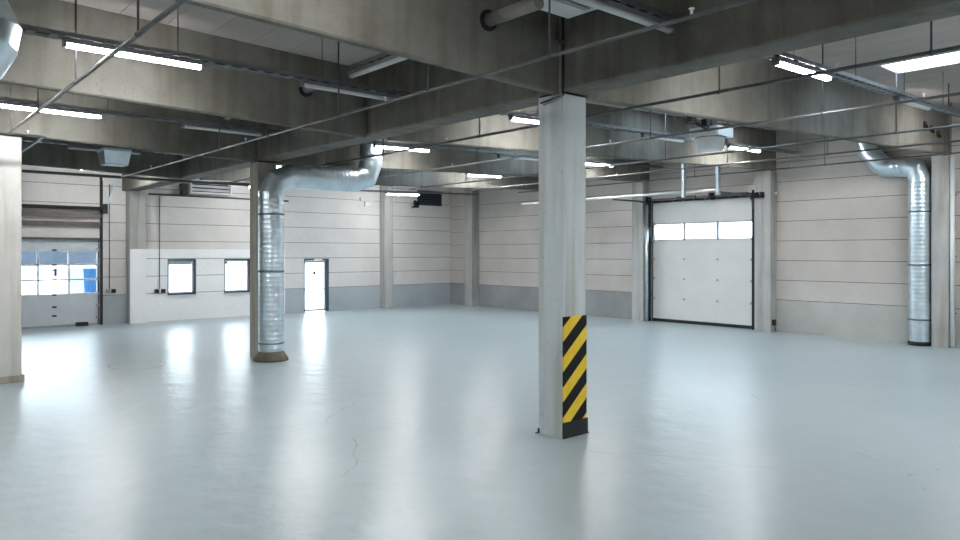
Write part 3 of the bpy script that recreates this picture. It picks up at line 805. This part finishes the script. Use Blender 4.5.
at(r, m.build('actuator', M['brown']))
r = empty('wall_vent', (19.2, YB, 4.37), 0, 'dark louvred vent high on the far wall near the corner', 'vent')
m = MB(); x0, x1, z0, z1 = 18.45, 19.75, 4.37, 5.0
m.box(x0, x1, YB-.08, YB-.003, z0, z0+.04); m.box(x0, x1, YB-.08, YB-.003, z1-.04, z1); m.box(x0, x0+.04, YB-.08, YB-.003, z0, z1); m.box(x1-.04, x1, YB-.08, YB-.003, z0, z1)
at(r, m.build('frame', M['anthr']))
at(r, MB().box(x0+.04, x1-.04, YB-.02, YB-.003, z0+.04, z1-.04).build('dark_back', M['black']))
for k in range(5):
    z = z0+.06+.11*k
    at(r, MB().hexa([(x0+.04, YB-.08, z), (x1-.04, YB-.08, z), (x1-.04, YB-.07, z), (x0+.04, YB-.07, z)], [(x0+.04, YB-.035, z+.08), (x1-.04, YB-.035, z+.08), (x1-.04, YB-.025, z+.08), (x0+.04, YB-.025, z+.08)]).build('louvre', M['anthr']))
r = empty('floodlight', (18.3, YB-.1, 4.3), 0, 'small black floodlight left of the dark wall vent', 'floodlight')
at(r, MB().box(18.2, 18.42, YB-.2, YB-.08, 4.3, 4.52).build('head', M['black']))
at(r, MB().box(18.27, 18.35, YB-.08, YB+.001, 4.36, 4.56).build('bracket', M['black']))
at(r, MB().box(18.12, 18.4, YB-.22, YB-.05, 4.24, 4.29).build('visor', M['black']))
r = empty('emergency_light', (15.9, YB, 4.2), 0, 'small pale emergency light box on the far wall left of its column', 'light')
at(r, MB().box(15.55, 16.2, YB-.1, YB-.003, 4.4, 4.56).build('housing', M['panel']))
at(r, MB().box(15.75, 16.05, YB-.12, YB-.02, 4.2, 4.39).build('sign_pane', M['whitemetal']))

def conduit(x, y, z0, z1, label, boxes, mat='steel', r=.014, cat='conduit'):
    root = empty('cable_conduit', (x, y, z0), 0, label, cat)
    at(root, MB().sweep([(x, y, z0), (x, y, z1)], r, 8).build('tube', M[mat]))
    for dx, m_ in boxes:
        m = MB(); m.box(x+dx-.06, x+dx+.06, y-.05, YB-.003, z0-.13, z0-.005)
        m.box(x+dx-.035, x+dx+.035, y-.06, y-.05, z0-.105, z0-.03)
        at(root, m.build('socket', M[m_]))
conduit(6.22, YB-.03, 1.13, 4.5, 'thin conduit with sockets beside the numbered door', ((-.05, 'greymetal'), (.12, 'black')))
conduit(7.76, YB-.03, 1.08, 4.2, 'thin conduit with black sockets left of the first window', ((-.09, 'black'), (.12, 'black')))
# two conduits running down the main beam onto the striped pillar
for k, (x, lab) in enumerate(((6.585, 'dark conduit down the beam corner above the striped pillar'),)):
    root = empty('cable_conduit', (6.58, 5.96, 4.2), 0, lab, 'conduit')
    at(root, MB().sweep([(6.52, 5.965, 5.39), (6.52, 5.965, 4.28), (6.565, 5.975, 4.22), (6.575, 6.3, 4.17)], .014, 8).build('tube', M['copper']))
    at(root, MB().sweep([(6.575, 5.965, 5.39), (6.575, 5.965, 4.32), (6.585, 5.975, 4.24), (6.585, 6.36, 4.20)], .012, 8).build('tube', M['cable']))
    at(root, MB().box(6.47, 6.599, 5.94, 5.997, 4.85, 4.9).build('clip', M['galvdark']))
o = MB().sweep([(6.625, 5.97, 5.39), (6.625, 5.97, 4.3)], .02, 8)
# downpipes
root = empty('downpipe', (19.95, 5.48, 0), 0, 'shiny pale downpipe on the rightmost wall column', 'pipe')
at(root, MB().sweep([(19.99, 5.53, .02), (19.99, 5.53, 4.64)], .05, 14).build('tube', M['whitemetal']))
for z in (.8, 2.2, 3.7): at(root, MB().box(19.98, XW-.003, 5.52, 5.54, z, z+.03).build('pipe_bracket', M['greymetal']))
root = empty('downpipe', (20.0, 14.42, 0), 0, 'galvanised pipe between the roll door and its left column', 'pipe')
at(root, MB().sweep([(20.0, 14.40, .02), (20.0, 14.40, 3.9)], .05, 14).build('tube', M['galv']))
# small black socket at the column foot, sensor, motor
r = empty('cable_socket', (20.05, 10.0, .15), 0, 'small black socket at the foot of the column right of the roll door', 'socket')
at(r, MB().box(20.0, 20.12, 9.98, 10.058, .2, .36).build('body', M['black']))
m = MB(); m.sweep([(20.05, 10.0, .2), (20.06, 9.99, .1), (20.1, 9.98, .02)], .015, 6); at(r, m.build('lead', M['black']))
r = empty('door_sensor', (19.9, 10.2, 3.9), 0, 'black twin sensor bracket on the column right of the roll door', 'sensor')
for y in (10.46, 10.30):
    m = MB(); m.box(19.83, 19.928, y-.05, y+.04, 3.9, 4.06); m.sweep([(19.83, y, 3.98), (19.74, y+.02, 3.92)], .035, 8)
    at(r, m.build('sensor_head', M['black']))
at(r, MB().box(19.90, 19.931, 10.24, 10.52, 3.96, 3.985).build('bracket', M['black']))
m = MB(); m.lathe([(.03, 3.98), (.05, 4.0), (.05, 4.05), (.02, 4.08)], 20.15, 10.0, 12)
tag(m.build('ball_detector', M['whitemetal']), 'tiny white ball detector beside the roll door column', 'detector')
# three dark sleeves through the beam by the right edge
for k, (x, z, lab) in enumerate(((18.62, 5.25, 'highest and leftmost dark cable sleeve on the right-hand beam'), (19.02, 5.2, 'middle dark cable sleeve on the right-hand beam'), (19.45, 5.13, 'lowest and rightmost dark cable sleeve on the right-hand beam'))):
    y = 6.0-.33*(x-7.05)/13.25
    m = MB(); m.sweep([(x, y-.03, z), (x, y-.002, z)], .085, 12); m.sweep([(x, y-.028, z), (x+.01, y-.06, z-.1)], .03, 6)
    tag(m.build('cable_sleeve', M['black']), lab, 'cable sleeve', 'cable sleeves on the right-hand beam')

# ------------------------------------------------------------------ outside the door and windows
tag(MB().box(-80, 160, YB+.3, 260, -.3, -.12).build('yard', M['yard']), 'sunlit pale yard outside the far windows', 'yard', kind='structure')
tag(MB().box(XW+.45, XW+60, -40, 25.5, -.3, -.12).build('yard', M['yard']), 'pale ground outside the white roll door', 'yard', kind='structure')
r = empty('waste_container', (7.2, 28.6, -.12), 0, 'blue container standing outside behind the numbered door', 'container')
m = MB(); m.hexa([(6.1, 27.8, -.0), (8.2, 27.8, -.0), (8.2, 30, -.0), (6.1, 30, -.0)], [(6.0, 27.7, 1.75), (8.3, 27.7, 1.75), (8.3, 30.1, 1.75), (6.0, 30.1, 1.75)])
at(r, m.build('body', M['blue']))
m = MB()
for k in range(6): m.box(6.2+.36*k, 6.28+.36*k, 27.68, 27.76, .2, 1.7)
at(r, m.build('rib', M['blue'])); at(r, MB().box(5.97, 8.33, 27.66, 30.13, 1.75, 1.85).build('rim', M['whitemetal']))
m = MB()
for x in (6.3, 8.0):
    for y in (28, 29.8): m.box(x-.08, x+.08, y-.08, y+.08, -.12, 0)
at(r, m.build('foot', M['black']))
r = empty('warehouse', (20, 160, -.12), 0, 'long blue-grey building far outside behind the numbered door', 'building')
at(r, MB().box(-60, 60, 150, 180, -.12, 12).build('wall', M['farblue']))
at(r, MB().box(-62, 62, 148, 182, 12, 12.6).build('roof', M['greymetal']))

# ------------------------------------------------------------------ world, camera, output
w = bpy.data.worlds.new('overcast_sky'); SC.world = w; w.use_nodes = True
nt = w.node_tree; bg = nt.nodes['Background']
tc = N(nt, 'ShaderNodeTexCoord'); sp = N(nt, 'ShaderNodeSeparateXYZ'); rp = N(nt, 'ShaderNodeValToRGB')
nt.links.new(tc.outputs['Generated'], sp.inputs[0]); nt.links.new(sp.outputs['Z'], rp.inputs['Fac'])
rp.color_ramp.elements[0].color = (.95, .97, 1, 1); rp.color_ramp.elements[1].color = (.72, .85, 1, 1)
nt.links.new(rp.outputs['Color'], bg.inputs['Color']); bg.inputs['Strength'].default_value = 3.0

cd = bpy.data.cameras.new('camera'); cam = bpy.data.objects.new('camera', cd); C.objects.link(cam)
cam.location = (0, 0, 2.3)
cam.rotation_euler = (PI/2, 0, math.radians(48.8315)-PI/2)
cd.sensor_width = 36; cd.lens = 717.47/960*36; cd.shift_y = -17.33/960
cd.clip_end = 500
SC.camera = cam
SC.view_settings.view_transform = 'Standard'; SC.view_settings.look = 'None'; SC.view_settings.gamma = 1
SC.view_settings.exposure = 2.15
try:
    SC.cycles.use_denoising = True
    SC.cycles.max_bounces = 10; SC.cycles.diffuse_bounces = 6; SC.cycles.sample_clamp_indirect = 6
    SC.cycles.caustics_reflective = False; SC.cycles.caustics_refractive = False
except Exception: pass
